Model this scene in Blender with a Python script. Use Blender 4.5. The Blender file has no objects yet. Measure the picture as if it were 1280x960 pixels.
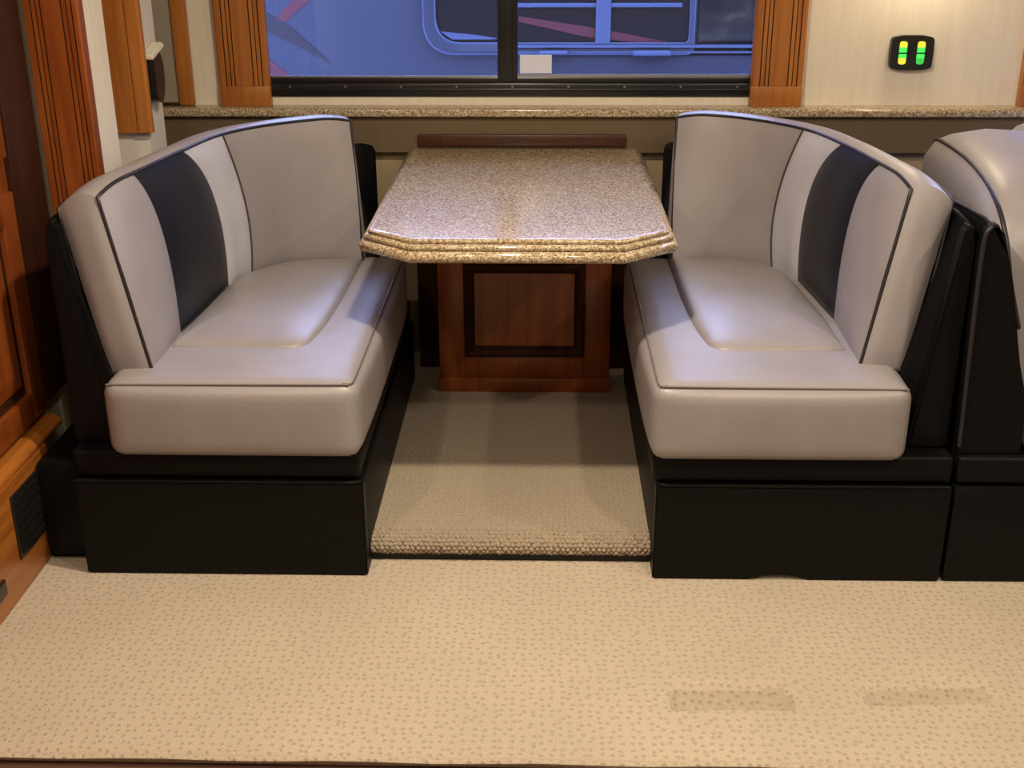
import bpy, bmesh, math, random
from mathutils import Vector, Matrix
random.seed(7)
S = bpy.context.scene
COL = S.collection

# ------------------------------------------------------------------ camera
TH, YAW, ROLL = math.radians(22.1), math.radians(1.5), math.radians(0.2)
fw = Vector((-math.sin(YAW)*math.cos(TH), math.cos(YAW)*math.cos(TH), -math.sin(TH)))
rt = Vector((math.cos(YAW), math.sin(YAW), 0)); up = rt.cross(fw)
c_, s_ = math.cos(ROLL), math.sin(ROLL)
rt, up = c_*rt - s_*up, s_*rt + c_*up
cd = bpy.data.cameras.new('camera'); cam = bpy.data.objects.new('camera', cd); COL.objects.link(cam)
cd.sensor_width = 36; cd.lens = 36*1500/1280; cd.clip_start = .05
m = Matrix((rt, up, -fw)).transposed().to_4x4(); m.translation = (0, 0, 1.5)
cam.matrix_world = m
S.camera = cam

# ------------------------------------------------------------------ world, exposure
w = bpy.data.worlds.new('world'); S.world = w; w.use_nodes = True
bg = w.node_tree.nodes['Background']
bg.inputs[0].default_value = (.36, .43, .76, 1); bg.inputs[1].default_value = 28.0
S.view_settings.view_transform = 'Standard'; S.view_settings.look = 'None'
S.view_settings.gamma = 1; S.view_settings.use_curve_mapping = False
S.view_settings.exposure = 0.0
LIGHTS = [  # x, y, watts of the recessed ceiling lamps
    (-.08, 2.14, 29), (-.85, 1.25, 10), (.75, 1.25, 14), (-.05, .35, 9), (1.7, 1.6, 14)]
LAMP_COLOUR = (1.0, .85, .64)

# ------------------------------------------------------------------ materials
M = {}
def mat(name, col, rough=.5, metal=0, spec=.5, **k):
    m = bpy.data.materials.new(name); m.use_nodes = True
    nt = m.node_tree; b = nt.nodes['Principled BSDF']
    b.inputs['Base Color'].default_value = (*col, 1); b.inputs['Roughness'].default_value = rough
    b.inputs['Metallic'].default_value = metal; b.inputs['Specular IOR Level'].default_value = spec
    if 'emit' in k:
        b.inputs['Emission Color'].default_value = (*k['emit'], 1); b.inputs['Emission Strength'].default_value = k.get('es', 1)
    if 'coat' in k: b.inputs['Coat Weight'].default_value = k['coat']; b.inputs['Coat Roughness'].default_value = k.get('coatr', .1)
    M[name] = m
    return m, nt, b
def nd(nt, t, **k):
    n = nt.nodes.new(t)
    for a, v in k.items():
        if hasattr(n, a): setattr(n, a, v)
        else: n.inputs[a.replace('_', ' ')].default_value = v
    return n
def coords(nt, scale=(1, 1, 1)):
    tc = nd(nt, 'ShaderNodeTexCoord'); mp = nd(nt, 'ShaderNodeMapping'); mp.inputs['Scale'].default_value = scale
    nt.links.new(tc.outputs['Object'], mp.inputs[0]); return mp.outputs[0]
def ramp(nt, fac, stops):
    r = nd(nt, 'ShaderNodeValToRGB'); e = r.color_ramp.elements
    while len(e) < len(stops): e.new(.5)
    for el, (p, c) in zip(e, stops): el.position = p; el.color = (*c, 1)
    nt.links.new(fac, r.inputs[0]); return r.outputs[0]
def bump(nt, b, h, strength, dist):
    n = nd(nt, 'ShaderNodeBump'); n.inputs['Strength'].default_value = strength; n.inputs['Distance'].default_value = dist
    nt.links.new(h, n.inputs['Height']); nt.links.new(n.outputs[0], b.inputs['Normal'])

def leather(name, col, rough, spec=.5):
    m, nt, b = mat(name, col, rough, spec=spec)
    v = coords(nt)
    n = nd(nt, 'ShaderNodeTexNoise', Scale=7.0, Detail=3.0); nt.links.new(v, n.inputs['Vector'])
    nt.links.new(ramp(nt, n.outputs['Fac'], [(.3, tuple(c*.93 for c in col)), (.7, tuple(min(1, c*1.05) for c in col))]), b.inputs['Base Color'])
    vo = nd(nt, 'ShaderNodeTexVoronoi', Scale=420.0); nt.links.new(v, vo.inputs['Vector'])
    n2 = nd(nt, 'ShaderNodeTexNoise', Scale=16.0, Detail=2.0); nt.links.new(v, n2.inputs['Vector'])
    a = nd(nt, 'ShaderNodeMath', operation='MULTIPLY_ADD'); nt.links.new(n2.outputs['Fac'], a.inputs[0]); a.inputs[1].default_value = 4.0
    nt.links.new(vo.outputs['Distance'], a.inputs[2])
    bump(nt, b, a.outputs[0], .12, .002)
leather('leather_grey', (.305, .280, .290), .38)
leather('leather_light', (.53, .53, .60), .38)
leather('leather_black', (.0050, .0048, .0056), .45, .14)
leather('leather_band', (.0085, .0095, .017), .36, .42)
mat('piping_dark', (.018, .014, .018), .45)
mat('seam_dark', (.06, .052, .052), .5)
mat('seam_grey', (.17, .145, .135), .5)

def wood(name, c1, c2, c3, rough=.34, sc=(22, 22, 1.6)):
    m, nt, b = mat(name, c2, rough, coat=.15 if rough < .5 else 0, coatr=.25, spec=.5 if rough < .5 else .2)
    v = coords(nt, sc)
    n = nd(nt, 'ShaderNodeTexNoise', Scale=1.6, Detail=7.0, Roughness=.6, Distortion=.5); nt.links.new(v, n.inputs['Vector'])
    nt.links.new(ramp(nt, n.outputs['Fac'], [(.28, c1), (.5, c2), (.75, c3)]), b.inputs['Base Color'])
    bump(nt, b, n.outputs['Fac'], .08, .002)
wood('wood', (.26, .075, .011), (.40, .135, .022), (.50, .19, .038))
wood('wood_horizontal', (.26, .075, .011), (.40, .135, .022), (.50, .19, .038), sc=(22, 1.6, 22))
wood('wood_cherry', (.17, .036, .007), (.26, .062, .011), (.34, .095, .018))
wood('wood_cleat_shade', (.03, .009, .004), (.05, .015, .006), (.07, .022, .009))  # cleat wood darkened: the shade it lies in is painted into the colour
wood('wood_groove', (.07, .02, .006), (.10, .03, .009), (.14, .045, .012), .4)
wood('wood_glaze', (.030, .009, .004), (.045, .014, .006), (.06, .02, .008), .65)

def granite():
    m, nt, b = mat('granite', (.5, .4, .28), .17, spec=.5, coat=.25, coatr=.10)
    v = coords(nt)
    vo = nd(nt, 'ShaderNodeTexVoronoi', Scale=290.0); nt.links.new(v, vo.inputs['Vector'])
    n = nd(nt, 'ShaderNodeTexNoise', Scale=190.0, Detail=3.0); nt.links.new(v, n.inputs['Vector'])
    sep = nd(nt, 'ShaderNodeSeparateColor'); nt.links.new(vo.outputs['Color'], sep.inputs[0])
    mx = nd(nt, 'ShaderNodeMath', operation='MULTIPLY_ADD'); nt.links.new(n.outputs['Fac'], mx.inputs[0]); mx.inputs[1].default_value = .5
    nt.links.new(sep.outputs[0], mx.inputs[2])
    nt.links.new(ramp(nt, mx.outputs[0], [(.22, (.11, .067, .031)), (.48, (.30, .205, .105)), (.85, (.38, .285, .165)), (1.0, (.58, .50, .38))]), b.inputs['Base Color'])
granite()

def carpet(name, col, dark, scale):
    m, nt, b = mat(name, col, .95, spec=.1)
    b.inputs['Sheen Weight'].default_value = .25; b.inputs['Sheen Roughness'].default_value = .6
    v = coords(nt)
    vo = nd(nt, 'ShaderNodeTexVoronoi', voronoi_dimensions='2D', Scale=scale); vo.inputs['Randomness'].default_value = .6; nt.links.new(v, vo.inputs['Vector'])
    nf = nd(nt, 'ShaderNodeTexNoise', Scale=260.0, Detail=2.0); nt.links.new(v, nf.inputs['Vector'])
    nb = nd(nt, 'ShaderNodeTexNoise', Scale=3.0, Detail=3.0); nt.links.new(v, nb.inputs['Vector'])
    pit = nd(nt, 'ShaderNodeMapRange'); nt.links.new(vo.outputs['Distance'], pit.inputs[0])
    pit.inputs[1].default_value = .06; pit.inputs[2].default_value = .27
    # pits take the darker colour, the pile between them the lighter one
    mixa = nd(nt, 'ShaderNodeMix', data_type='RGBA'); nt.links.new(pit.outputs[0], mixa.inputs[0])
    mixa.inputs[6].default_value = (*dark, 1)
    nt.links.new(ramp(nt, nb.outputs['Fac'], [(.3, tuple(c*.90 for c in col)), (.7, col)]), mixa.inputs[7])
    mixb = nd(nt, 'ShaderNodeMix', data_type='RGBA', blend_type='MULTIPLY'); mixb.inputs[0].default_value = 1
    nt.links.new(mixa.outputs[2], mixb.inputs[6])
    nt.links.new(ramp(nt, nf.outputs['Fac'], [(.25, (.80, .78, .76)), (.75, (1, 1, 1))]), mixb.inputs[7])
    nt.links.new(mixb.outputs[2], b.inputs['Base Color'])
    add = nd(nt, 'ShaderNodeMath', operation='MULTIPLY_ADD'); nt.links.new(nf.outputs['Fac'], add.inputs[0]); add.inputs[1].default_value = .5
    nt.links.new(pit.outputs[0], add.inputs[2])
    bump(nt, b, add.outputs[0], .6, .006)
carpet('carpet', (.60, .505, .39), (.50, .405, .30), 52.0)
carpet('carpet_dent_shade', (.52, .43, .325), (.43, .345, .25), 52.0)  # darker carpet copy: shade in the dents painted in, with crushed-pile tone
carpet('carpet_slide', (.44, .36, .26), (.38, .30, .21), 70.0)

def wallmat(name, c, vs=(60, 60, 4)):
    m, nt, b = mat(name, c, .75, spec=.25)
    v = coords(nt, vs)
    n = nd(nt, 'ShaderNodeTexNoise', Scale=1.0, Detail=4.0); nt.links.new(v, n.inputs['Vector'])
    nt.links.new(ramp(nt, n.outputs['Fac'], [(.3, tuple(x*.92 for x in c)), (.7, c)]), b.inputs['Base Color'])
    bump(nt, b, n.outputs['Fac'], .15, .001)
wallmat('wall_cream', (.80, .73, .60))
wallmat('wall_tan', (.40, .315, .195))
wallmat('apron_brown', (.15, .11, .065))
wallmat('wall_white', (.74, .70, .64), (6, 6, 3))
wallmat('ceiling_white', (.80, .77, .70))
wallmat('fabric_grey', (.36, .32, .255), (300, 300, 300))
wallmat('tile_brown', (.10, .05, .038), (3, 3, 3))
mat('black_plastic', (.012, .011, .011), .3)
mat('black_frame', (.010, .010, .012), .28)
mat('rubber', (.008, .008, .008), .7)
mat('aluminium', (.45, .47, .52), .3, 1.0)
mat('paper_white', (.88, .88, .88), .6)
mat('cream_plastic', (.78, .74, .58), .4)
mat('lamp_glass', (1, .9, .75), .5, emit=LAMP_COLOUR, es=8)
mat('led_green', (.02, .25, .04), .4, emit=(.07, .85, .12), es=1.0)
mat('led_green_dim', (.02, .2, .04), .4, emit=(.04, .50, .07), es=1.0)
mat('led_yellow', (.3, .25, .02), .4, emit=(.80, .72, .05), es=1.0)
def papermat():
    m, nt, b = mat('sticker_paper', (.88, .88, .88), .6)
    tr = nd(nt, 'ShaderNodeBsdfTranslucent'); tr.inputs[0].default_value = (.9, .88, .8, 1)
    mx = nd(nt, 'ShaderNodeMixShader'); mx.inputs[0].default_value = .35
    nt.links.new(b.outputs[0], mx.inputs[1]); nt.links.new(tr.outputs[0], mx.inputs[2]); nt.links.new(mx.outputs[0], nt.nodes['Material Output'].inputs[0])
papermat()
def glassmat(name, col):
    m, nt, b = mat(name, col, .02)
    tr = nd(nt, 'ShaderNodeBsdfTransparent'); gl = nd(nt, 'ShaderNodeBsdfGlossy'); gl.inputs['Roughness'].default_value = .02
    tr.inputs[0].default_value = (*col, 1)
    fr = nd(nt, 'ShaderNodeFresnel'); fr.inputs[0].default_value = 1.45
    mx = nd(nt, 'ShaderNodeMixShader'); nt.links.new(fr.outputs[0], mx.inputs[0])
    nt.links.new(tr.outputs[0], mx.inputs[1]); nt.links.new(gl.outputs[0], mx.inputs[2])
    nt.links.new(mx.outputs[0], nt.nodes['Material Output'].inputs[0])
glassmat('glass', (.86, .89, .95))
# neighbouring vehicle
mat('paint_silver', (.0068, .0098, .0200), .5, 0, .15)
mat('paint_grey', (.0048, .0070, .0155), .5, 0, .15)
mat('paint_red', (.028, .0045, .008), .5, 0, .15)
mat('paint_dark', (.0035, .004, .007), .5, 0, .15)
mat('paint_pale', (.019, .028, .058), .4, 0, .15)
mat('dark_glass', (.0022, .0025, .004), .2, spec=.1)
def tree_reflection():
    m, nt, b = mat('reflected_trees', (.003, .003, .003), .3, spec=.1)  # tree reflections painted into the glass base colour as blotches
    n = nd(nt, 'ShaderNodeTexNoise', Scale=9.0, Detail=5.0); nt.links.new(coords(nt), n.inputs['Vector'])
    nt.links.new(ramp(nt, n.outputs['Fac'], [(.45, (.002, .0022, .004)), (.6, (.008, .0075, .006)), (.72, (.022, .021, .014))]), b.inputs['Base Color'])
tree_reflection()
wallmat('asphalt', (.06, .06, .065), (8, 8, 8))

# ------------------------------------------------------------------ builders
def link(name, me, material, parent=None, angle=35):
    o = bpy.data.objects.new(name, me); COL.objects.link(o)
    if not isinstance(material, (list, tuple)): material = [material]
    for x in material: me.materials.append(M[x])
    if angle:
        me.polygons.foreach_set('use_smooth', [True]*len(me.polygons)); me.set_sharp_from_angle(angle=math.radians(angle))
    if parent: o.parent = parent
    return o
def finish(bm, name, material, parent=None, angle=35):
    bmesh.ops.recalc_face_normals(bm, faces=bm.faces[:])
    me = bpy.data.meshes.new(name); bm.to_mesh(me); bm.free()
    return link(name, me, material, parent, angle)
def tag(o, label, cat=None, group=None, kind=None):
    o['label'] = label
    if cat: o['category'] = cat
    if group: o['group'] = group
    if kind: o['kind'] = kind
    return o
def thing(name, label, cat, loc=(0, 0, 0), group=None, kind=None):
    # parts are modelled in room coordinates: the Empty sits at the thing's base and parents them in place
    o = bpy.data.objects.new(name, None); COL.objects.link(o); o.location = loc; o.empty_display_size = .05
    return tag(o, label, cat, group, kind)
def settle(root):
    # move every part's mesh into the local space of its Empty
    off = Vector(root.location)
    for ch in root.children:
        if ch.type == 'MESH' and not ch.get('_set'):
            ch.data.transform(Matrix.Translation(-off))
        for g in ch.children:
            if g.type == 'MESH': g.data.transform(Matrix.Translation(-off))
def box(name, x0, x1, y0, y1, z0, z1, material, parent=None, r=0, seg=3):
    x0, x1 = sorted((x0, x1))
    bm = bmesh.new(); bmesh.ops.create_cube(bm, size=1)
    for v in bm.verts: v.co = ((x0+x1)/2+v.co.x*(x1-x0), (y0+y1)/2+v.co.y*(y1-y0), (z0+z1)/2+v.co.z*(z1-z0))
    if r: bmesh.ops.bevel(bm, geom=bm.edges[:], offset=r, segments=seg, affect='EDGES', profile=.5)
    return finish(bm, name, material, parent)
def prism(name, pts, axis, a0, a1, material, parent=None, r=0, seg=2):
    # polygon extruded along an axis; pts are the two other coordinates in x,y,z order
    bm = bmesh.new()
    def P(p, a): return {'x': (a, p[0], p[1]), 'y': (p[0], a, p[1]), 'z': (p[0], p[1], a)}[axis]
    lo = [bm.verts.new(P(p, a0)) for p in pts]; hi = [bm.verts.new(P(p, a1)) for p in pts]
    n = len(pts); bm.faces.new(lo); bm.faces.new(hi[::-1])
    for i in range(n): bm.faces.new((lo[i], lo[(i+1) % n], hi[(i+1) % n], hi[i]))
    if r: bmesh.ops.bevel(bm, geom=bm.edges[:], offset=r, segments=seg, affect='EDGES', clamp_overlap=True)
    return finish(bm, name, material, parent)
def loft(name, rings, material, parent=None, closed=True, caps=True, angle=35, mats=None):
    bm = bmesh.new(); R = [[bm.verts.new(p) for p in r] for r in rings]; n = len(rings[0])
    for i in range(len(R)-1):
        for j in range(n if closed else n-1):
            f = bm.faces.new((R[i][j], R[i][(j+1) % n], R[i+1][(j+1) % n], R[i+1][j]))
            if mats: f.material_index = mats(i, j)
    if caps and closed: bm.faces.new(R[0]); bm.faces.new(R[-1])
    return finish(bm, name, material, parent, angle)
def tube_into(bm, path, r, n=8, cyc=False):
    path = [Vector(p) for p in path]; L = len(path); rings = []
    nrm = None
    for i, p in enumerate(path):
        a = path[(i-1) % L] if (i > 0 or cyc) else p; b = path[(i+1) % L] if (i < L-1 or cyc) else p
        t = (b-a).normalized()
        if nrm is None: nrm = t.orthogonal().normalized()
        nrm = (nrm - t*nrm.dot(t)).normalized(); bn = t.cross(nrm)
        rings.append([bm.verts.new(p + r*(math.cos(k*2*math.pi/n)*nrm + math.sin(k*2*math.pi/n)*bn)) for k in range(n)])
    for i in range(L if cyc else L-1):
        A, B = rings[i], rings[(i+1) % L]
        for k in range(n): bm.faces.new((A[k], A[(k+1) % n], B[(k+1) % n], B[k]))
    if not cyc: bm.faces.new(rings[0]); bm.faces.new(rings[-1][::-1])
def tube(name, path, r, material, parent=None, n=8, cyc=False):
    bm = bmesh.new(); tube_into(bm, path, r, n, cyc); return finish(bm, name, material, parent, 60)
def crom(pts, n):
    # catmull-rom through pts, resampled to n+1 points evenly by length
    P = [Vector(p) for p in pts]; P = [2*P[0]-P[1]] + P + [2*P[-1]-P[-2]]; out = []
    for i in range(1, len(P)-2):
        for k in range(20):
            t = k/20; a, b, c, d = P[i-1], P[i], P[i+1], P[i+2]
            out.append(.5*(2*b + (c-a)*t + (2*a-5*b+4*c-d)*t*t + (3*b-a-3*c+d)*t**3))
    out.append(P[-2]); L = [0]
    for i in range(1, len(out)): L.append(L[-1] + (out[i]-out[i-1]).length)
    res = []; j = 0
    for k in range(n+1):
        s = L[-1]*k/n
        while j < len(L)-2 and L[j+1] < s: j += 1
        f = (s-L[j])/max(1e-9, L[j+1]-L[j]); res.append(out[j].lerp(out[j+1], min(1, f)))
    return res
def sample(poly, u):
    x = max(0, min(1, u))*(len(poly)-1); i = min(int(x), len(poly)-2); return poly[i].lerp(poly[i+1], x-i)
def roundpoly(pts, radii, seg=6):
    out = []; n = len(pts)
    for i in range(n):
        p = Vector(pts[i]); a = Vector(pts[i-1]); b = Vector(pts[(i+1) % n]); r = radii[i] if isinstance(radii, (list, tuple)) else radii
        if r <= 0: out.append(tuple(p)); continue
        da, db = (a-p).normalized(), (b-p).normalized()
        for k in range(seg+1):
            t = k/seg; out.append(tuple((p+da*r)*(1-t)**2 + p*2*t*(1-t) + (p+db*r)*t*t))
    return out
def puffbox(name, x0, x1, y0, y1, z0, z1, r, bulge, material, parent=None, n=14, fn=None):
    x0, x1 = sorted((x0, x1))
    bm = bmesh.new(); bmesh.ops.create_cube(bm, size=2)
    bmesh.ops.subdivide_edges(bm, edges=bm.edges[:], cuts=n, use_grid_fill=True)
    c = Vector(((x0+x1)/2, (y0+y1)/2, (z0+z1)/2)); h = Vector(((x1-x0)/2, (y1-y0)/2, (z1-z0)/2))
    def warp(t): return math.copysign(1-(1-abs(t))**1.6, t)     # more rows near the edges
    for v in bm.verts:
        q = Vector((warp(v.co.x), warp(v.co.y), warp(v.co.z)))
        p = Vector((q.x*h.x, q.y*h.y, q.z*h.z))
        core = Vector([max(-(h[i]-r), min(h[i]-r, p[i])) for i in range(3)])
        d = p-core
        if d.length > 1e-9: p = core + d.normalized()*r
        b = Vector((0, 0, 0))
        for i in range(3):
            j, k = (i+1) % 3, (i+2) % 3
            if abs(v.co[i]) > .999: b[i] = math.copysign(bulge[i]*(1-q[j]**4)*(1-q[k]**4), v.co[i])
        v.co = c + p + b
        if fn: v.co = fn(v.co)
    return finish(bm, name, material, parent, 60)

# ================================================================== SETTING
# main carpet with the two dents left by furniture feet
def floor_main():
    xs = [-1.26, -1.2] + [-1.2+.1*i for i in range(1, 14)] + [.2+.0125*i for i in range(0, 64)] + [1.1, 1.4, 2, 3]
    ys = [1.82, 1.83, 1.85, 1.9, 1.93] + [1.94+.00625*i for i in range(0, 34)] + [2.2, 2.4, 2.55]
    def ss(t): t = max(0, min(1, t)); return t*t*(3-2*t)
    def dent(x, y, x0, x1, y0, y1, d, sk):
        yy = y - sk*(x-x0)
        m = ss((x-x0)/.02)*ss((x1-x)/.03)*ss((yy-y0)/.008)*ss((y1-yy)/.08); return -d*m
    bm = bmesh.new(); G = []
    for y in ys:
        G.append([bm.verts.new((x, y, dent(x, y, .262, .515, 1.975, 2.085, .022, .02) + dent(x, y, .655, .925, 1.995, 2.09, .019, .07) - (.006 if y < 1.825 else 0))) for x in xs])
    for i in range(len(ys)-1):
        for j in range(len(xs)-1):
            f = bm.faces.new((G[i][j], G[i][j+1], G[i+1][j+1], G[i+1][j]))
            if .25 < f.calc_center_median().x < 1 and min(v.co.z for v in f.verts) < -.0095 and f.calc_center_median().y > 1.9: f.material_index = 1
    lo = [bm.verts.new((x, 1.82, -.02)) for x in xs]
    for j in range(len(xs)-1): bm.faces.new((lo[j], lo[j+1], G[0][j+1], G[0][j]))
    o = finish(bm, 'floor', ['carpet', 'carpet_dent_shade'], None, 60)
    tag(o, 'beige dimpled loop-pile carpet in front of the dinette', 'carpet', kind='structure')
    tube('binding', [(-1.2+.1*i, 1.816, -.004+.002*math.sin(i*1.7)) for i in range(0, 42)], .006, 'carpet', o, 6)
floor_main()
tag(box('floor_tile', -1.3, 3, -1.2, 1.83, -.06, -.018, 'tile_brown'), 'dark brown hard floor before the carpet edge', 'floor', kind='structure')
tag(box('floor_base', -1.4, 3.1, 1.80, 3.94, -.08, -.024, 'rubber'), 'dark sub-floor under the carpets', 'floor', kind='structure')
# carpet of the slide-out, a step higher, with a looped front roll
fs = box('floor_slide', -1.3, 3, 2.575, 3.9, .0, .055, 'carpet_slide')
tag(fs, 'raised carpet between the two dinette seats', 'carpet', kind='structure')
def nose():
    rings = []
    for x in (-.46, .32):
        rings.append([(x, 2.575-.030*math.sin(a), .035+.020*math.cos(a)) for a in [k*math.pi/10 for k in range(11)]])
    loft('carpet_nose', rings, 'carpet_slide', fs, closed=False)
    bm = bmesh.new()
    for row in range(9):
        a = -.55 + row*.42
        for k in range(62):
            x = -.452 + k*.0125 + (row % 2)*.00625 + random.uniform(-.002, .002)
            aa = max(a, 0); y = 2.575-.030*math.sin(aa) + (max(0, -a))*.045; z = .035+.020*math.cos(aa)
            r = random.uniform(.0062, .0082)
            mtx = Matrix.Translation((x, y+random.uniform(-.002, .002), z-.001)) @ Matrix.Diagonal((r, r, r*.85, 1))
            bmesh.ops.create_icosphere(bm, subdivisions=1, radius=1, matrix=mtx)
    o = finish(bm, 'carpet_loops', 'carpet_slide', fs, 80); o['kind'] = 'stuff'; o['label'] = 'coarse loops of the rolled carpet edge'
nose()
box('gap_shade_strip', -.46, .32, 2.552, 2.575, -.002, .018, 'rubber', fs)  # dark strip standing in for the shade in the gap under the roll

# walls
YW = 3.86
def wall_back():
    # wall with the window opening: four slabs joined round the hole
    bm = bmesh.new()
    for (x0, x1, z0, z1) in ((-1.3, -.90, .0, 2.02), (.68, 1.62, .0, 2.02), (2.4, 3.0, 0, 2.02), (1.62, 2.4, 0, .93), (1.62, 2.4, 1.75, 2.02), (-.90, .68, .0, .914), (-.90, .68, 1.50, 2.02)):
        bmesh.ops.create_cube(bm, size=1, matrix=Matrix.Translation(((x0+x1)/2, YW+.04, (z0+z1)/2)) @ Matrix.Diagonal((x1-x0, .08, z1-z0, 1)))
    o = finish(bm, 'wall_back', 'wall_cream', None, 0); tag(o, 'cream textured window wall above the granite ledge', 'wall', kind='structure')
    box('lower_wall_panel', -1.29, 3, YW-.012, YW+.001, .055, .80, 'wall_tan', o)
    box('apron', -1.292, 3, 3.805, YW, .748, .862, 'apron_brown', o)
wall_back()
tag(box('wall_left', -1.36, -1.292, 2.95, 3.94, 0, 2.02, 'wall_cream'), 'cream end wall behind the left seat', 'wall', kind='structure')
tag(box('wall_right', 3.0, 3.1, -1.2, 3.94, -.06, 2.1, 'wall_cream'), 'cream wall at the far right of the room', 'wall', kind='structure')
tag(box('wall_front', -1.34, 3.1, -1.3, -1.2, -.06, 2.1, 'wall_cream'), 'cream wall behind the viewer', 'wall', kind='structure')
tag(box('wall_cabin', -1.40, -1.30, -1.2, 2.955, -.06, 2.1, 'wall_cream'), 'cream wall behind the left cabinet', 'wall', kind='structure')
tag(box('ceiling', -1.4, 3.1, -1.3, 2.45, 2.08, 2.14, 'ceiling_white'), 'off-white ceiling over the main aisle', 'ceiling', kind='structure')
tag(box('ceiling_slide', -1.34, 3.1, 2.45, 3.94, 2.0, 2.14, 'ceiling_white'), 'lower off-white ceiling over the dinette', 'ceiling', kind='structure')

# pier in the left corner
def pier():
    tag(box('wall_stub', -1.294, -1.108, 2.985, 3.12, .05, 2.0, 'wall_cream'), 'cream wall return behind the tall dark pilaster', 'wall', kind='structure')
    o = box('wall_pier', -1.294, -1.108, 3.372, 3.52, .05, 2.0, 'wall_white')
    tag(o, 'white wall pier in the corner left of the ledge', 'wall', kind='structure')
pier()
def wood_post():
    t = thing('wood_post', 'smooth orange-brown wood post hung above the left seat', 'post', (-1.16, 3.36, .89))
    pts = roundpoly([(-1.256, 3.371), (-1.256, 3.350), (-1.092, 3.350), (-1.092, 3.371)], [0, .006, .016, 0], 4)
    prism('post_board', pts, 'z', .89, 1.98, 'wood', t)
    pts = roundpoly([(-1.130, 3.352), (-1.130, 3.344), (-1.090, 3.344), (-1.090, 3.352)], [0, .004, .008, 0], 4)
    prism('edge_moulding', pts, 'z', .892, 1.98, 'wood', t)
    settle(t)
wood_post()
def fabric_panel():
    t = thing('fabric_panel', 'grey fabric panel with a wooden edge standing on the ledge corner', 'panel', (-1.17, 3.84, .888))
    box('fabric', -1.243, -1.150, 3.838, 3.858, .896, 1.9, 'fabric_grey', t, .003, 2)
    box('wood_edge', -1.152, -1.104, 3.826, 3.858, .889, 1.9, 'wood', t, .008, 3)
    box('bottom_rail', -1.243, -1.152, 3.832, 3.858, .889, .899, 'wood_glaze', t, .003, 2)
    settle(t)
fabric_panel()
def handset():
    t = thing('wall_handset', 'black rounded handset with a cream top beside the wood post', 'handset', (-1.09, 3.43, .96))
    prof = roundpoly([(3.385, .975), (3.43, .960), (3.462, 1.00), (3.468, 1.06), (3.45, 1.10), (3.385, 1.10)], .012, 4)
    prism('body', prof, 'x', -1.107, -1.076, 'black_plastic', t, .003)
    prof = [(3.375, 1.085), (3.482, 1.108), (3.480, 1.124), (3.373, 1.101)]
    prism('top_cap', prof, 'x', -1.108, -1.073, 'cream_plastic', t, .004)
    settle(t)
handset()

# granite ledge under the window
def ledge():
    prof = roundpoly([(3.782, .862), (3.782, .888), (YW, .888), (YW, .862)], [.006, .009, 0, 0], 4)
    o = prism('window_ledge', prof, 'x', -1.292, 3.0, 'granite')
    tag(o, 'speckled granite ledge running under the window', 'ledge')
ledge()

# fluted wood pilasters
def pilaster(x0, x1, yb, depth, z0, z1, label, plinth=.062, grooves=((.16, .024), (.25, .018), (.33, .024), (.70, .024), (.79, .018), (.88, .024)), material='wood'):
    t = thing('fluted_pilaster', label, 'pilaster', ((x0+x1)/2, yb, z0), 'fluted pilasters')
    W = x1-x0; yf = yb-depth; pts = [(x0, yb), (x0, yf+.004), (x0+.004, yf)]; dark = []
    for g, gw in grooves:
        a, b = x0+W*(g-gw/2), x0+W*(g+gw/2); d = .007
        pts += [(a, yf), (a+.0008, yf+d), (b-.0008, yf+d), (b, yf)]
        dark += [len(pts)-4, len(pts)-3, len(pts)-2]
    pts += [(x1-.004, yf), (x1, yf+.004), (x1, yb)]
    loft('shaft', [[(p[0], p[1], z0+plinth) for p in pts], [(p[0], p[1], z1) for p in pts]], [material, 'wood_groove'], t, mats=lambda i, j: 1 if j in dark else 0, angle=20)
    box('plinth', x0-.001, x1+.001, yf-.001, yb, z0, z0+plinth, material, t, .003, 2)
    settle(t); return t
pilaster(-1.018, -.860, YW, .034, .888, 1.86, 'fluted wood pilaster on the ledge at the left of the window')
pilaster(.648, .806, YW, .034, .888, 1.86, 'fluted wood pilaster on the ledge at the right of the window')
pilaster(1.483, 1.645, YW, .034, .888, 1.86, 'fluted wood pilaster right of the green indicator panel')
pilaster(-1.242, -1.106, 2.985, .034, .055, 1.98, 'tall dark fluted pilaster behind the left seat back, beside the cabinet', plinth=.10, material='wood_cherry')

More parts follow.
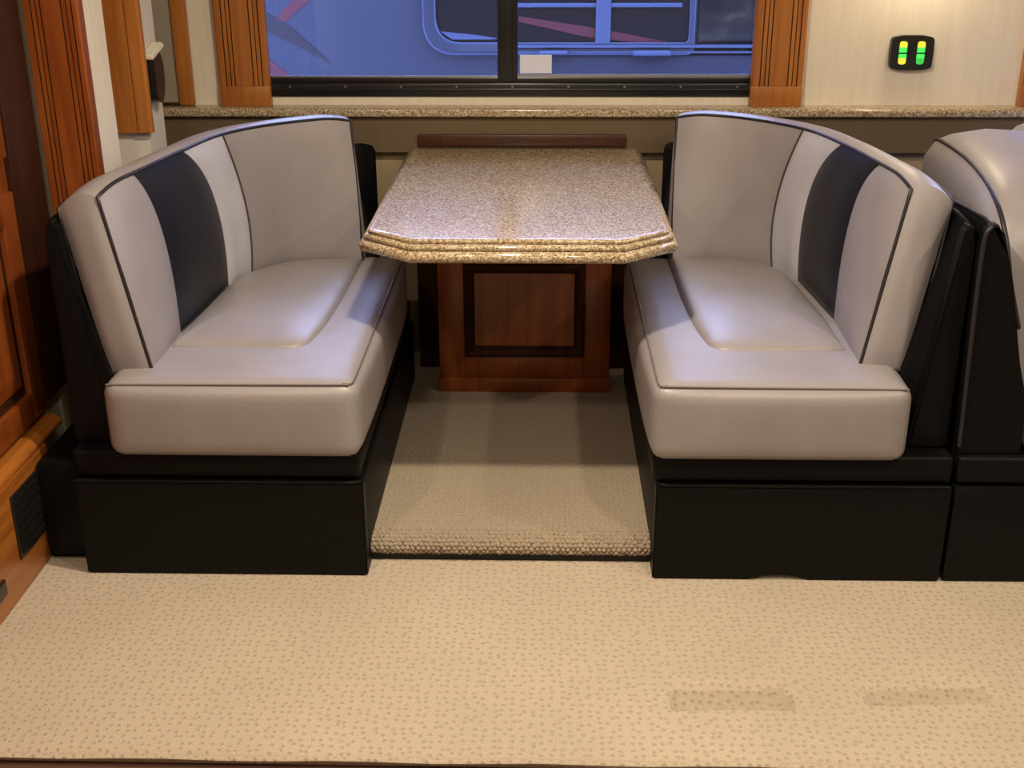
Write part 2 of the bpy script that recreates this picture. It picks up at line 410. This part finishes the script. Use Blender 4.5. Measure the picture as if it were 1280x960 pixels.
# window
def window():
    t = thing('window_1', 'black framed sliding window above the granite ledge', 'window', (-.11, YW+.02, .914), kind='structure')
    x0, x1, z0, z1 = -.90, .68, .914, 1.50
    zi = .972
    box('frame_bottom', x0, x1, YW-.008, YW+.05, z0, zi-.016, 'black_frame', t, .004, 2)
    box('frame_lip', x0, x1, YW+.006, YW+.05, zi-.020, zi, 'black_frame', t, .003, 2)
    box('frame_track', x0+.02, x1-.02, YW-.011, YW+.002, z0+.020, z0+.026, 'black_frame', t, .002, 2)
    box('frame_top', x0, x1, YW-.008, YW+.05, z1-.05, z1, 'black_frame', t, .004, 2)
    box('frame_side', x0, x0+.022, YW-.008, YW+.05, z0, z1, 'black_frame', t, .004, 2)
    box('frame_side', x1-.022, x1, YW-.008, YW+.05, z0, z1, 'black_frame', t, .004, 2)
    box('mullion', -.143, -.080, YW+.004, YW+.05, zi-.01, z1-.04, 'black_frame', t, .005, 2)
    box('mullion_edge', -.097, -.086, YW-.003, YW+.01, zi-.006, z1-.04, 'black_frame', t, .002, 2)
    box('glazing_bead', x0+.02, -.143, YW+.010, YW+.018, zi, zi+.005, 'aluminium', t)
    box('glazing_bead', -.080, x1-.02, YW+.010, YW+.018, zi, zi+.009, 'aluminium', t)
    box('pane', x0+.02, -.14, YW+.026, YW+.030, zi-.005, z1-.045, 'glass', t)
    box('pane', -.085, x1-.02, YW+.018, YW+.022, zi-.005, z1-.045, 'glass', t)
    for i in range(9):
        bm = bmesh.new(); bmesh.ops.create_cone(bm, cap_ends=True, segments=12, radius1=.004, radius2=.003, depth=.004, matrix=Matrix.Translation((-.80+i*.176, YW-.0095, .946)) @ Matrix.Rotation(math.pi/2, 4, 'X'))
        finish(bm, 'screw', 'aluminium', t)
    settle(t)
    st = box('sticker', -.073, .027, YW+.0155, YW+.0175, .984, 1.040, 'sticker_paper')
    tag(st, 'small blank white sticker on the right window pane', 'sticker')
window()

def daylight_blocker():  # unseen board, added to limit the daylight coming through the window
    t = thing('window_daylight_blocker', 'unseen wood board added across the window top to limit daylight', 'daylight_blocker', (-.105, YW, 1.47))
    box('blocker_board', -.858, .646, YW-.11, YW-.09, 1.47, 1.80, 'wood_horizontal', t, .004, 2)
    box('blocker_top', -.858, .646, YW-.092, YW, 1.78, 1.80, 'wood_horizontal', t, .003, 2)
    for x in (-.858, .626): box('blocker_side', x, x+.02, YW-.092, YW, 1.47, 1.78, 'wood', t, .003, 2)
    settle(t)
daylight_blocker()

# indicator panel on the wall
def indicator():
    t = thing('indicator_panel', 'black wall panel with two columns of green and yellow lights', 'indicator', (1.136, YW, 1.05))
    cx, cz, hw, hh = 1.136, 1.050, .064, .046
    pts = [(cx-hw, cz-hh), (cx-hw*.45, cz-hh-.006), (cx+hw*.45, cz-hh-.006), (cx+hw, cz-hh), (cx+hw+.002, cz), (cx+hw, cz+hh), (cx+hw*.45, cz+hh+.006), (cx-hw*.45, cz+hh+.006), (cx-hw, cz+hh), (cx-hw-.002, cz)]
    pts = roundpoly(pts, [.010, .01, .01, .010, .003, .010, .01, .01, .010, .003], 4)
    prism('case', pts, 'y', YW-.022, YW, 'black_plastic', t, .004)
    for dx, low in ((-.029, 'led_yellow'), (.026, 'led_green_dim')):
        x = cx+dx; w2 = .0115
        def seg(z0, z1, m, tip=None):
            q = [(x-w2, z0), (x+w2, z0), (x+w2, z1), (x-w2, z1)]
            rr = [0, 0, .009, .009] if tip == 'top' else [.009, .009, 0, 0] if tip == 'bottom' else 0
            prism('indicator_light', roundpoly(q, rr, 4), 'y', YW-.026, YW-.020, m, t)
        seg(cz+.017, cz+.035, 'led_yellow', 'top'); seg(cz+.002, cz+.017, 'led_green')
        seg(cz-.015, cz-.003, 'led_green'); seg(cz-.034, cz-.015, low, 'bottom')
    settle(t)
indicator()

# ================================================================== CABINET (left)
def cabinet():
    t = thing('wood_cabinet', 'dark orange wood cabinet with raised panel doors at the left edge', 'cabinet', (-1.25, 2.2, 0))
    Y0, Y1 = .9, 2.945
    box('toe_box', -1.298, -1.20, Y0, 2.62, -.005, .275, 'wood_horizontal', t, .002, 2)
    prism('ledge_moulding', roundpoly([(-1.298, .2745), (-1.206, .2745), (-1.206, .286), (-1.224, .300), (-1.298, .300)], [0, .004, .004, .004, 0], 3), 'y', Y0, 2.74, 'wood_horizontal', t)
    box('carcass', -1.298, -1.262, Y0, Y1, .32, 2.07, 'wood_cherry', t)
    box('corner_stile', -1.298, -1.246, 2.77, Y1, .32, 2.07, 'wood_glaze', t, .003, 2)
    for (y0, y1) in ((1.42, 2.04), (2.07, 2.745)):  # doors in the darker cherry, which paints in the shade on this face
        for (z0, z1) in ((.312, .865), (.945, 2.03)):
            d = box('door', -1.262, -1.255, y0+.06, y1-.06, z0+.06, z1-.06, 'wood_glaze', t)
            d['label'] = 'raised panel cabinet door'
            for (a, b) in ((y0, y0+.075), (y1-.075, y1)): box('stile', -1.262, -1.240, a, b, z0, z1, 'wood_cherry', d, .004, 2)
            for (a, b) in ((z0, z0+.07), (z1-.07, z1)): box('rail', -1.262, -1.240, y0+.07, y1-.07, a, b, 'wood_cherry', d, .004, 2)
            rings = []
            for ins, x in ((.100, -1.256), (.100, -1.250), (.135, -1.240), (.15, -1.240)):
                rings.append([(x, y0+ins, z0+ins), (x, y1-ins, z0+ins), (x, y1-ins, z1-ins), (x, y0+ins, z1-ins)])
            loft('raised_panel', rings, 'wood_cherry', d)
    v = box('vent', -1.2005, -1.194, 2.385, 2.53, .085, .245, 'black_plastic', t, .002, 2); v['label'] = 'black vent in the cabinet toe board'
    for k in range(6): box('louvre', -1.195, -1.1915, 2.393, 2.522, .098+k*.024, .110+k*.024, 'black_plastic', v)
    box('foot_switch', -1.2005, -1.194, 2.16, 2.293, .052, .090, 'black_plastic', t, .002, 2)
    settle(t)
cabinet()

# ================================================================== DINETTE SEATS
CX = -.072
CURVES = {  # plan of the backrest face, bottom and top, and where the four panels meet
    -1: ([(.822, 2.548), (.820, 2.78), (.798, 3.163), (.760, 3.292), (.652, 3.407), (.459, 3.432)],
         [(.902, 2.562), (.875, 2.72), (.835, 2.992), (.790, 3.215), (.680, 3.372), (.488, 3.508)]),
    1: ([(.806, 2.600), (.814, 2.90), (.790, 3.24), (.747, 3.375), (.624, 3.448), (.455, 3.445)],
        [(.894, 2.660), (.873, 2.85), (.840, 3.10), (.783, 3.31), (.645, 3.48), (.466, 3.57)])}
ZB, ZT = .485, .912
def seat(sgn, name, label, base_label):
    t = thing(name, label, 'bench', (CX+sgn*.68, 3.0, 0), 'dinette benches')
    W = lambda a, y, z: (CX+sgn*a, y, z)
    X = lambda a: CX+sgn*a
    # ---- base
    a0 = .338 if sgn < 0 else .322; a9 = .912 if sgn < 0 else .893
    BOT, TOP = CURVES[sgn]
    box('base_core', X(.352), X(1.00), 2.505, 3.62, .045, .30, 'leather_black', t)
    ends = 1.012
    notch = [(.70, .0), (.695, .012), (.67, .022), (.63, .026), (.60, .022), (.575, .010), (.565, .0)] if sgn > 0 else []
    poly = [(ends, .0)] + [(a, z) for a, z in notch] + [(.338, .0), (.338, .246), (ends, .246)]
    poly = [(X(a), z) for a, z in poly]
    prism('front_panel', poly, 'y', 2.470, 2.508, 'leather_black', t, .004, 2)
    box('aisle_panel', X(.338), X(.372), 2.506, 3.62, .0, .246, 'leather_black', t, .004, 2)
    box('seat_rail', X(a0+.008), X(ends), 2.482, 3.62, .250, .318, 'leather_black', t, .010, 3)
    tube('welt', [W(ends-.004, 2.472, .247), W(.36, 2.472, .247), W(.346, 2.476, .247), W(.341, 2.49, .247), W(.341, 3.6, .247)], .004, 'leather_black', t)
    if sgn < 0: box('side_panel', X(.99), X(1.122), 2.53, 2.93, .014, .262, 'leather_black', t, .004, 2)
    # ---- seat cushion
    def fn(c):
        # the cushion overhangs a little towards the aisle at its lower edge
        return c
    sc = puffbox('seat_cushion', X(a0), X(a9), 2.452, 3.50, .314, .497, .030, (.012, .010, .006), 'leather_grey', t, 16, fn)
    e = [(.905, 2.4635, .4915), (.40, 2.4635, .4945), (.375, 2.467, .4945), (.357, 2.478, .4945), (.349, 2.50, .4940), (.348, 2.9, .4945), (.349, 3.42, .4915)]
    tube('cushion_seam', crom([W(p[0]+(a0-.338 if p[0] < .7 else a9-.915), p[1], p[2]) for p in e], 60), .0025, 'seam_grey', sc)
    # ---- raised pad in the seat
    q = [(p[0]-.006, p[1]-.004) for p in BOT]
    outl = [(.458, q[5][1]), (.458, 3.05), (.470, 2.80), (.492, 2.668), (.72, 2.676), (q[1][0], 2.684), (q[1][0]+.001, q[1][1])]
    outl = roundpoly(outl, [0, .12, .06, .055, .06, .004, 0], 6) + [tuple(p.xy) for p in crom([(*p, 0) for p in q[1:]], 26)[1:-1]]
    npad = len(outl)
    cen = Vector((.64, 3.05)); rings = []
    for k, h in ((1.0, -.008), (.994, .002), (.98, .008), (.955, .013), (.91, .018), (.82, .024), (.64, .030), (.4, .034), (.2, .035), (.02, .0355)):
        rings.append([W((cen+(Vector(p)-cen)*k).x+(a0-.338), (cen+(Vector(p)-cen)*k).y, .4985+h) for p in outl])
    pad = loft('seat_pad', rings, 'leather_grey', t, angle=70)
    tube('pad_seam', [W(p[0]+(a0-.338), p[1], .4995) for p in outl[2:36]], .0028, 'seam_grey', pad)
    # ---- backrest
    nu = 60
    B = crom([(*p, 0) for p in BOT], nu*2); T = crom([(*p, 0) for p in TOP], nu*2)
    def plan(poly, u):
        p = sample(poly, u); d = (sample(poly, min(1, u+.02)) - sample(poly, max(0, u-.02))).normalized(); return p, Vector((d.y, -d.x, 0)), d
    def inner(u, v, puff=0):
        pb, nb, _ = plan(B, u); pt, ntp, _ = plan(T, u)
        p = pb.lerp(pt, v); n = nb.lerp(ntp, v).normalized(); p = p - n*puff
        return p.x, p.y, ZB+(ZT-ZB)*v - .018*(1-min(1, u/.11))**2*v - .014*(1-min(1, (1-u)/.09))**2*v
    # seam positions along the cushion, bottom and top
    def at(poly, p): return min(range(len(poly)), key=lambda i: (poly[i]-Vector((*p, 0))).length)/(len(poly)-1)
    b1, b2, b3 = (at(B, BOT[i]) for i in (1, 2, 3)); t1, t2, t3 = (at(T, TOP[i]) for i in (1, 2, 3))
    seams = [lambda v: 0.0, lambda v: b1+.018*math.sin(math.pi*v)+(t1-b1)*(.25*v*v+.75*v**8), lambda v: b2+.016*math.sin(math.pi*v)+(t2-b2)*(.5*v**1.6+.5*v**7), lambda v: b3+.014*math.sin(math.pi*v)+(t3-b3)*v**1.8, lambda v: 1.0]
    names = [('front_panel_leather', 'leather_grey', .010, 8), ('black_band', 'leather_band', .010, 12), ('light_band', 'leather_light', .009, 8), ('corner_panel', 'leather_grey', .010, 18)]
    bodies = []
    for k, (nm, mt, pf, ns) in enumerate(names):
        rings = []; nv = 22
        for j in range(nv+1):
            v = j/nv; row = []
            for i in range(ns+1):
                s = i/ns; u = seams[k](v)*(1-s)+seams[k+1](v)*s
                q = pf*(1-abs(2*s-1)**3.5)*(1-abs(2*v-1)**8) + .006*(1-(2*v-1)**2)
                row.append(W(*inner(u, v, q)))
            rings.append(row)
        bodies.append(loft(nm, rings, mt, t, closed=False, angle=80))
    tube('seam', [W(*inner(seams[3](j/24), j/24, .003+.006*(1-(2*j/24-1)**2))) for j in range(25)], .0024, 'seam_dark', bodies[3], 6)
    # boxing: top strip, outer side and puffed ends
    TK = .098
    def ring(u):
        pt, n, d = plan(T, u); pb, nb, _ = plan(B, u)
        z1 = inner(u, 1)[2]; out = []
        for k in range(9):
            s = k/8; bl = .012*math.sin(math.pi*s)
            q = pt + n*TK*s; out.append((q.x, q.y, z1 - .030*s*s*(1) + bl))
        for k in range(1, 13):
            v = 1-k/12; p = pb.lerp(pt, v); nn = nb.lerp(n, v).normalized()
            q = p + nn*(TK + .010*math.sin(math.pi*v)*.8); out.append((q.x, q.y, ZB+(z1-.030-ZB)*v))
        return out
    rings = [[W(*p) for p in ring(i/nu)] for i in range(nu+1)]
    bx = loft('back_boxing', rings, 'leather_grey', t, closed=False, angle=80)
    def endcap(u, sg):
        rr = []
        pb, nb, db = plan(B, u); pt, ntp, dt = plan(T, u)
        z1 = inner(u, 1)[2]
        for j in range(15):
            v = j/14; row = []
            for i in range(9):
                s = i/8; n = nb.lerp(ntp, v).normalized(); d = db.lerp(dt, v)
                p = pb.lerp(pt, v) + n*TK*s
                p = p + d*sg*.016*(1-(2*s-1)**4)*(1-(2*v-1)**6)
                top = .012*math.sin(math.pi*s)-.030*s*s
                row.append(W(p.x, p.y, ZB+(z1-ZB+top)*v))
            rr.append(row)
        return loft('end_boxing', rr, 'leather_grey', t, closed=False, angle=80)
    endcap(0, -1); endcap(1, 1)
    path = [W(*inner(0, v/20, .001)) for v in range(0, 20)] + [W(*inner(u/60, 1, .001)) for u in range(0, 61)] + [W(*inner(1, 1-v/20, .001)) for v in range(1, 21)]
    tube('front_piping', path, .0042, 'piping_dark', bx)
    opath = [W(*p) for p in [ring(0)[20-k] for k in range(0, 13)]] + [W(*ring(i/60)[8]) for i in range(1, 61)] + [W(*ring(1)[8+k]) for k in range(1, 13)]
    tube('rear_piping', opath, .0042, 'piping_dark', bx)
    pb = [ring(0)[20]]; p0 = inner(0, 0)
    tube('bottom_piping', [W(p0[0]+(pb[0][0]-p0[0])*k/6, p0[1]+(pb[0][1]-p0[1])*k/6-.004, ZB+.002) for k in range(7)], .0038, 'piping_dark', bx)
    # ---- black shell behind the cushion
    rings = []
    so = 1.016 if sgn < 0 else 1.004
    OUT = crom([(so, 2.545, 0), (so, 2.9, 0), (so-.02, 3.42, 0), (.93, 3.60, 0), (.78, 3.66, 0), (.44, 3.665, 0)], nu)
    for i in range(nu+1):
        u = -.02+1.055*i/nu; uc = max(0, min(1, u))
        pb_, nb_, db_ = plan(B, uc); pt_, nt_, dt_ = plan(T, uc)
        ex = (u-uc)*1.1
        ib = pb_ + nb_*(TK-.006) + db_*ex; it = pt_ + nt_*(TK+.004) + dt_*ex
        o_ = OUT[i]; zt = .862 - .06*min(1, i/(nu*.45)) - .02*(1-min(1, i/6))
        ct = it.lerp(o_, .5)
        rings.append([W(ib.x, ib.y, .318), W(ib.x, ib.y, ZB), W(it.x, it.y, zt-.02), W(*it.lerp(o_, .12).xy, zt-.004), W(*ct.xy, zt+.006), W(*it.lerp(o_, .88).xy, zt-.004), W(o_.x, o_.y, zt-.024), W(o_.x, o_.y, .318)])
    sh = loft('back_shell', rings, 'leather_black', t, angle=50)
    # front end of the shell closes the gap beside the cushion
    tube('shell_piping', [W(so-.002, 2.536, .33), W(so-.002, 2.536, .60), W(so-.002, 2.536, .80), W(so-.008, 2.545, .836), W(so-.008, 2.65, .846), W(so-.008, 2.9, .83)], .005, 'leather_black', sh)
    prism('shell_front', [(X(a), z) for a, z in ((.915, .318), (so, .318), (so, .825), (so-.008, .846), (so-.022, .838))], 'y', 2.53, 2.575, 'leather_black', t, .006, 2)
    settle(t)
    return t
seat(-1, 'corner_bench', 'grey leather dinette bench with black band, next to the wood cabinet', '')
seat(1, 'corner_bench', 'grey leather dinette bench with black band, backing onto the sofa', '')

# ================================================================== SOFA (right edge)
def sofa():
    t = thing('sofa', 'grey leather sofa with black side panel cut off by the right edge', 'sofa', (1.5, 3.0, 0))
    box('front_panel', .948, 2.25, 2.472, 2.508, .0, .246, 'leather_black', t, .004, 2)
    box('base_core', .96, 2.25, 2.505, 3.62, .05, .30, 'leather_black', t)
    box('seat_rail', .950, 2.25, 2.482, 3.62, .250, .318, 'leather_black', t, .010, 3)
    # black outer arm, rounded on top and sloping down towards the wall
    prof = [(.955, .318), (.944, .62), (.940, .80), (.950, .843), (.966, .852), (.985, .835), (1.02, .72), (1.07, .50), (1.09, .318)]
    rings = []
    for y, dx, dz in ((2.522, .004, -.006), (2.540, 0, 0), (2.7, .01, -.008), (2.9, .03, -.03), (3.08, .05, -.06), (3.14, .055, -.10)):
        rings.append([(x+dx, y, z+(dz if z > .5 else 0)) for x, z in prof])
    loft('outer_arm', rings, 'leather_black', t, angle=45)
    pf = roundpoly([(.950, .318), (.937, .80), (.948, .852), (.974, .852), (.998, .77), (1.045, .58), (1.09, .44), (1.092, .318)], [0, .03, .02, .02, .05, .08, .04, 0], 4)
    ctr = Vector((1.0, .56)); rr = []
    for y, k in ((2.535, 1.0), (2.506, 1.0), (2.500, .985)): rr.append([(ctr.x+(p[0]-ctr.x)*k, y, ctr.y+(p[1]-ctr.y)*k) for p in pf])
    loft('arm_front', rr, 'leather_black', t, angle=50)
    tube('arm_piping', crom([(.950, 2.497, .34), (.937, 2.497, .79), (.950, 2.503, .852), (.958, 2.62, .850), (.976, 2.86, .825), (1.0, 3.08, .788)], 60), .005, 'piping_dark', t)
    # light arm cushion: long pad along the arm that drops over the front
    def acr(y, zt, xl):
        return [(xl+.10, y, zt-.30), (xl+.035, y, zt-.21), (xl+.002, y, zt-.12), (xl+.004, y, zt-.055), (xl+.030, y, zt-.012), (xl+.07, y, zt+.004), (xl+.16, y, zt+.018), (xl+.27, y, zt+.012), (xl+.34, y, zt-.03), (xl+.36, y, zt-.12), (xl+.34, y, zt-.30)]
    P = [(3.46, .78, 1.11), (3.44, .85, 1.085), (3.38, .882, 1.066), (3.25, .894, 1.052), (3.05, .90, 1.035), (2.85, .90, 1.008), (2.72, .888, .992), (2.63, .856, .986), (2.58, .80, .990), (2.556, .72, 1.002), (2.545, .62, 1.03)]
    P = [tuple(p) for p in crom(P, 40)]
    ac = loft('arm_cushion', [acr(*p) for p in P], 'leather_grey', t, angle=75)
    tube('cushion_piping', crom([acr(*p)[4] for p in P[2:]], 80), .0052, 'piping_dark', ac)
    box('seat_cushion', 1.10, 2.2, 2.47, 3.3, .314, .50, 'leather_grey', t, .035, 4)
    bc = puffbox('back_cushion', 1.32, 2.2, 3.22, 3.52, .48, .90, .06, (.02, .03, .02), 'leather_grey', t, 12)
    tube('back_piping', roundpoly([(1.345, 3.235, .5), (1.345, 3.235, .895), (2.18, 3.235, .895)], [0, .03, 0], 6), .005, 'piping_dark', bc)
    settle(t)
sofa()

# ================================================================== TABLE
def table():
    t = thing('dinette_table', 'granite-topped table with clipped corners on a framed wood pedestal', 'table', (-.058, 3.2, .055))
    cx = -.058; hw = .378; hf = .250; yb, yf, yc = 3.858, 2.695, 2.80
    def outline(ins):
        w2 = hw-ins; k = ins*.42
        return [(cx-w2, yc+k), (cx-hf+k*.3, yf+ins), (cx+hf-k*.3, yf+ins), (cx+w2, yc+k), (cx+w2, yb-.05), (cx+w2-.04, yb), (cx-w2+.04, yb), (cx-w2, yb-.05)]
    prof = [(.030, .7600), (.022, .7592), (.0165, .7560), (.0160, .7520), (.0185, .7490), (.0100, .7480), (.0060, .7450), (.0050, .7400), (.0070, .7360), (.0100, .7345), (.0020, .7330), (-.0040, .7280), (-.0060, .7200), (-.0040, .7120), (.0020, .7075), (.0200, .7060)]
    rings = [[(x, y, z) for x, y in outline(i)] for i, z in prof]
    loft('table_top', rings, 'granite', t, angle=50)
    box('sub_top', cx-.24, cx+.24, 2.95, 3.84, .672, .7065, 'wood_cherry', t, .004, 2)
    # pedestal
    box('back_frame', -.40, .285, 3.70, 3.845, .055, .66, 'wood_glaze', t, .003, 2)
    x0, x1, y0 = -.318, .212, 3.50
    box('pedestal_carcass', x0+.004, x1-.004, y0+.018, 3.845, .055, .673, 'wood_cherry', t)
    box('stile', x0, x0+.080, y0, y0+.020, .10, .673, 'wood_cherry', t, .002, 2)
    box('stile', x1-.080, x1, y0, y0+.020, .10, .673, 'wood_cherry', t, .002, 2)
    box('rail', x0+.080, x1-.080, y0, y0+.020, .10, .172, 'wood_cherry', t, .002, 2)
    box('rail', x0+.080, x1-.080, y0, y0+.020, .470, .673, 'wood_cherry', t, .002, 2)
    box('plinth', x0-.004, x1+.004, y0-.012, y0+.020, .055, .102, 'wood_cherry', t, .004, 2)
    a0, a1, b0, b1 = x0+.080, x1-.080, .172, .470; rings = []
    for ins, y in ((0, y0+.012), (0, y0-.008), (.010, y0-.012), (.022, y0-.006), (.030, y0+.004), (.034, y0+.014)):
        rings.append([(a0+ins, y, b0+ins), (a1-ins, y, b0+ins), (a1-ins, y, b1-ins), (a0+ins, y, b1-ins)])
    loft('panel_moulding', rings, 'wood_glaze', t, caps=False, angle=20)
    box('panel', a0+.03, a1-.03, y0+.009, y0+.019, b0+.03, b1-.03, 'wood_cherry', t)
    settle(t)
    s = box('wall_cleat', -.395, .262, 3.785, 3.806, .772, .806, 'wood_cleat_shade', None, .003, 2)
    tag(s, 'long red-brown wood cleat on the wall behind the table', 'cleat')
table()

# ================================================================== CEILING LAMPS
for i, (x, y, wt) in enumerate(LIGHTS):
    zc = 2.08 if y < 2.45 else 2.0
    t = thing('ceiling_lamp', 'round recessed ceiling lamp with a warm glass lens', 'lamp', (x, y, zc), 'ceiling lamps')
    t['label'] = 'round recessed ceiling lamp ' + ['just in front of the table', 'above the aisle by the wood cabinet', 'above the aisle before the right bench', 'straight over the viewer', 'above the aisle before the sofa'][i]
    bm = bmesh.new(); bmesh.ops.create_cone(bm, cap_ends=True, segments=32, radius1=.062, radius2=.075, depth=.014, matrix=Matrix.Translation((0, 0, -.007)))
    finish(bm, 'trim_ring', 'ceiling_white', t)
    bm = bmesh.new(); bmesh.ops.create_uvsphere(bm, u_segments=24, v_segments=10, radius=1, matrix=Matrix.Translation((0, 0, -.014)) @ Matrix.Diagonal((.05, .05, .012, 1)))
    finish(bm, 'lens', 'lamp_glass', t)
    ld = bpy.data.lights.new('lamp_light', 'AREA'); ld.shape = 'DISK'; ld.size = .09; ld.energy = wt; ld.color = LAMP_COLOUR
    lo = bpy.data.objects.new('lamp_light', ld); COL.objects.link(lo); lo.parent = t; lo.location = (0, 0, -.032)

def sconce():
    t = thing('wall_sconce', 'small wall lamp mounted above the green indicator panel', 'lamp', (1.137, YW, 1.50))
    def lathe(name, prof, c, m):
        rings = [[(c[0]+r*math.cos(k*math.pi/12), c[1]+r*math.sin(k*math.pi/12), c[2]+z) for k in range(24)] for r, z in prof]
        return loft(name, rings, m, t, caps=False, angle=60)
    box('back_plate', 1.097, 1.177, YW-.015, YW, 1.44, 1.58, 'aluminium', t, .004, 2)
    tube('arm', crom([(1.137, YW-.012, 1.50), (1.137, YW-.06, 1.50), (1.137, YW-.10, 1.53), (1.137, YW-.10, 1.56)], 20), .007, 'aluminium', t)
    lathe('shade', [(.028, .10), (.045, .06), (.070, 0), (.078, -.03), (.075, -.03), (.067, 0), (.042, .06), (.026, .097)], (1.137, YW-.10, 1.47), 'cream_plastic')
    lathe('bulb', [(.001, -.03), (.018, -.022), (.024, 0), (.018, .022), (.012, .05)], (1.137, YW-.10, 1.50), 'lamp_glass')
    settle(t)
    ld = bpy.data.lights.new('bulb_light', 'POINT'); ld.energy = 3.5; ld.color = LAMP_COLOUR; ld.shadow_soft_size = .025
    lo = bpy.data.objects.new('bulb_light', ld); COL.objects.link(lo); lo.parent = t; lo.location = (0, -.10, -.045)
sconce()

# ================================================================== OUTSIDE: neighbouring motorhome
tag(box('ground', -12, 12, 3.98, 16, -1.1, -1.0, 'asphalt'), 'dark asphalt ground outside the window', 'ground', kind='structure')
def neighbour():
    t = thing('motorhome', 'blue-grey motorhome with red and dark stripes parked outside the window', 'motorhome', (0, 7, -1.0))
    Y = 6.0
    prof = roundpoly([(Y, -.55), (Y, 2.3), (Y+2.3, 2.3), (Y+2.3, -.55)], [.05, .15, .15, .05], 5)
    prism('body', prof, 'x', -4.2, 3.6, 'paint_silver', t)
    for x in (-3.0, 2.9):
        bm = bmesh.new(); bmesh.ops.create_cone(bm, cap_ends=True, segments=32, radius1=.45, radius2=.45, depth=.25, matrix=Matrix.Translation((x, Y+.16, -.55)) @ Matrix.Rotation(math.pi/2, 4, 'X'))
        finish(bm, 'wheel', 'rubber', t)
    def flat(name, pts, m, d=.012, b=.006): return prism(name, pts, 'y', Y-d, Y+.01, m, t, b if b else 0)
    flat('dark_stripe', [(-1.60, 1.02), (-1.33, .985), (-1.22, .92), (-1.035, .75), (-1.25, .86), (-1.36, .905), (-1.60, .96)], 'paint_dark', .004, 0)
    flat('red_stripe', [(-1.35, .895), (-1.30, .90), (-1.05, 1.10), (-.85, 1.30), (-1.00, 1.30), (-1.15, 1.10), (-1.30, .95)], 'paint_red', .003, 0)
    flat('red_patch', [(-1.60, .60), (-1.13, .60), (-1.25, .70), (-1.38, .80), (-1.60, .86)], 'paint_red', .003, 0)
    # side window: rounded frame, glass, pale curtain shape
    fr = roundpoly([(-.575, .795), (.72, .795), (.72, 1.62), (-.575, 1.62)], [.16, .04, .10, .12], 8)
    inn = roundpoly([(-.520, .845), (.70, .845), (.70, 1.58), (-.520, 1.58)], [.13, .03, .08, .09], 8)
    rings = [[(x, Y+.01, z) for x, z in fr], [(x, Y-.035, z) for x, z in fr], [(x, Y-.040, z) for x, z in [((a[0]*.7+b[0]*.3), (a[1]*.7+b[1]*.3)) for a, b in zip(fr, inn)]], [(x, Y-.028, z) for x, z in inn], [(x, Y-.012, z) for x, z in inn]]
    loft('window_frame', rings, 'paint_silver', t, caps=False)
    tube('frame_bead', [(x, Y-.036, z) for x, z in fr], .005, 'paint_pale', t, 6, True)
    tube('frame_bead', [(x, Y-.026, z) for x, z in inn], .005, 'paint_pale', t, 6, True)
    flat('window_glass', inn, 'dark_glass', .010, 0)
    flat('curtain', [(-.50, .90), (-.44, .862), (-.24, .862), (-.22, .868), (-.34, .885)], 'paint_pale', .014, 0)
    flat('red_band', [(-.12, .97), (.25, .915), (.60, .850), (.44, .848), (.2, .875), (-.12, .945)], 'paint_red', .015, 0)
    box('window_bar', .250, .322, Y-.034, Y, .835, 1.60, 'paint_pale', t, .006, 2)
    box('window_crossbar', -.20, .66, Y-.026, Y, 1.010, 1.030, 'paint_pale', t, .005, 2)
    # lower compartment doors, rails and latches
    box('upper_rail', -.20, 1.5, Y-.050, Y, .826, .838, 'paint_pale', t, .004, 2)
    box('lower_rail', -.20, 1.5, Y-.040, Y, .800, .810, 'paint_pale', t, .004, 2)
    box('latch', -.018, .118, Y-.075, Y-.03, .795, .815, 'paint_pale', t, .008, 3)
    box('latch', .428, .612, Y-.075, Y-.03, .790, .815, 'paint_pale', t, .008, 3)
    box('compartment_door', -.20, 1.5, Y-.02, Y, .30, .790, 'paint_grey', t, .01, 2)
    box('entry_glass', .74, 1.5, Y-.014, Y, .845, 1.65, 'reflected_trees', t, .006, 2)
    settle(t)
neighbour()
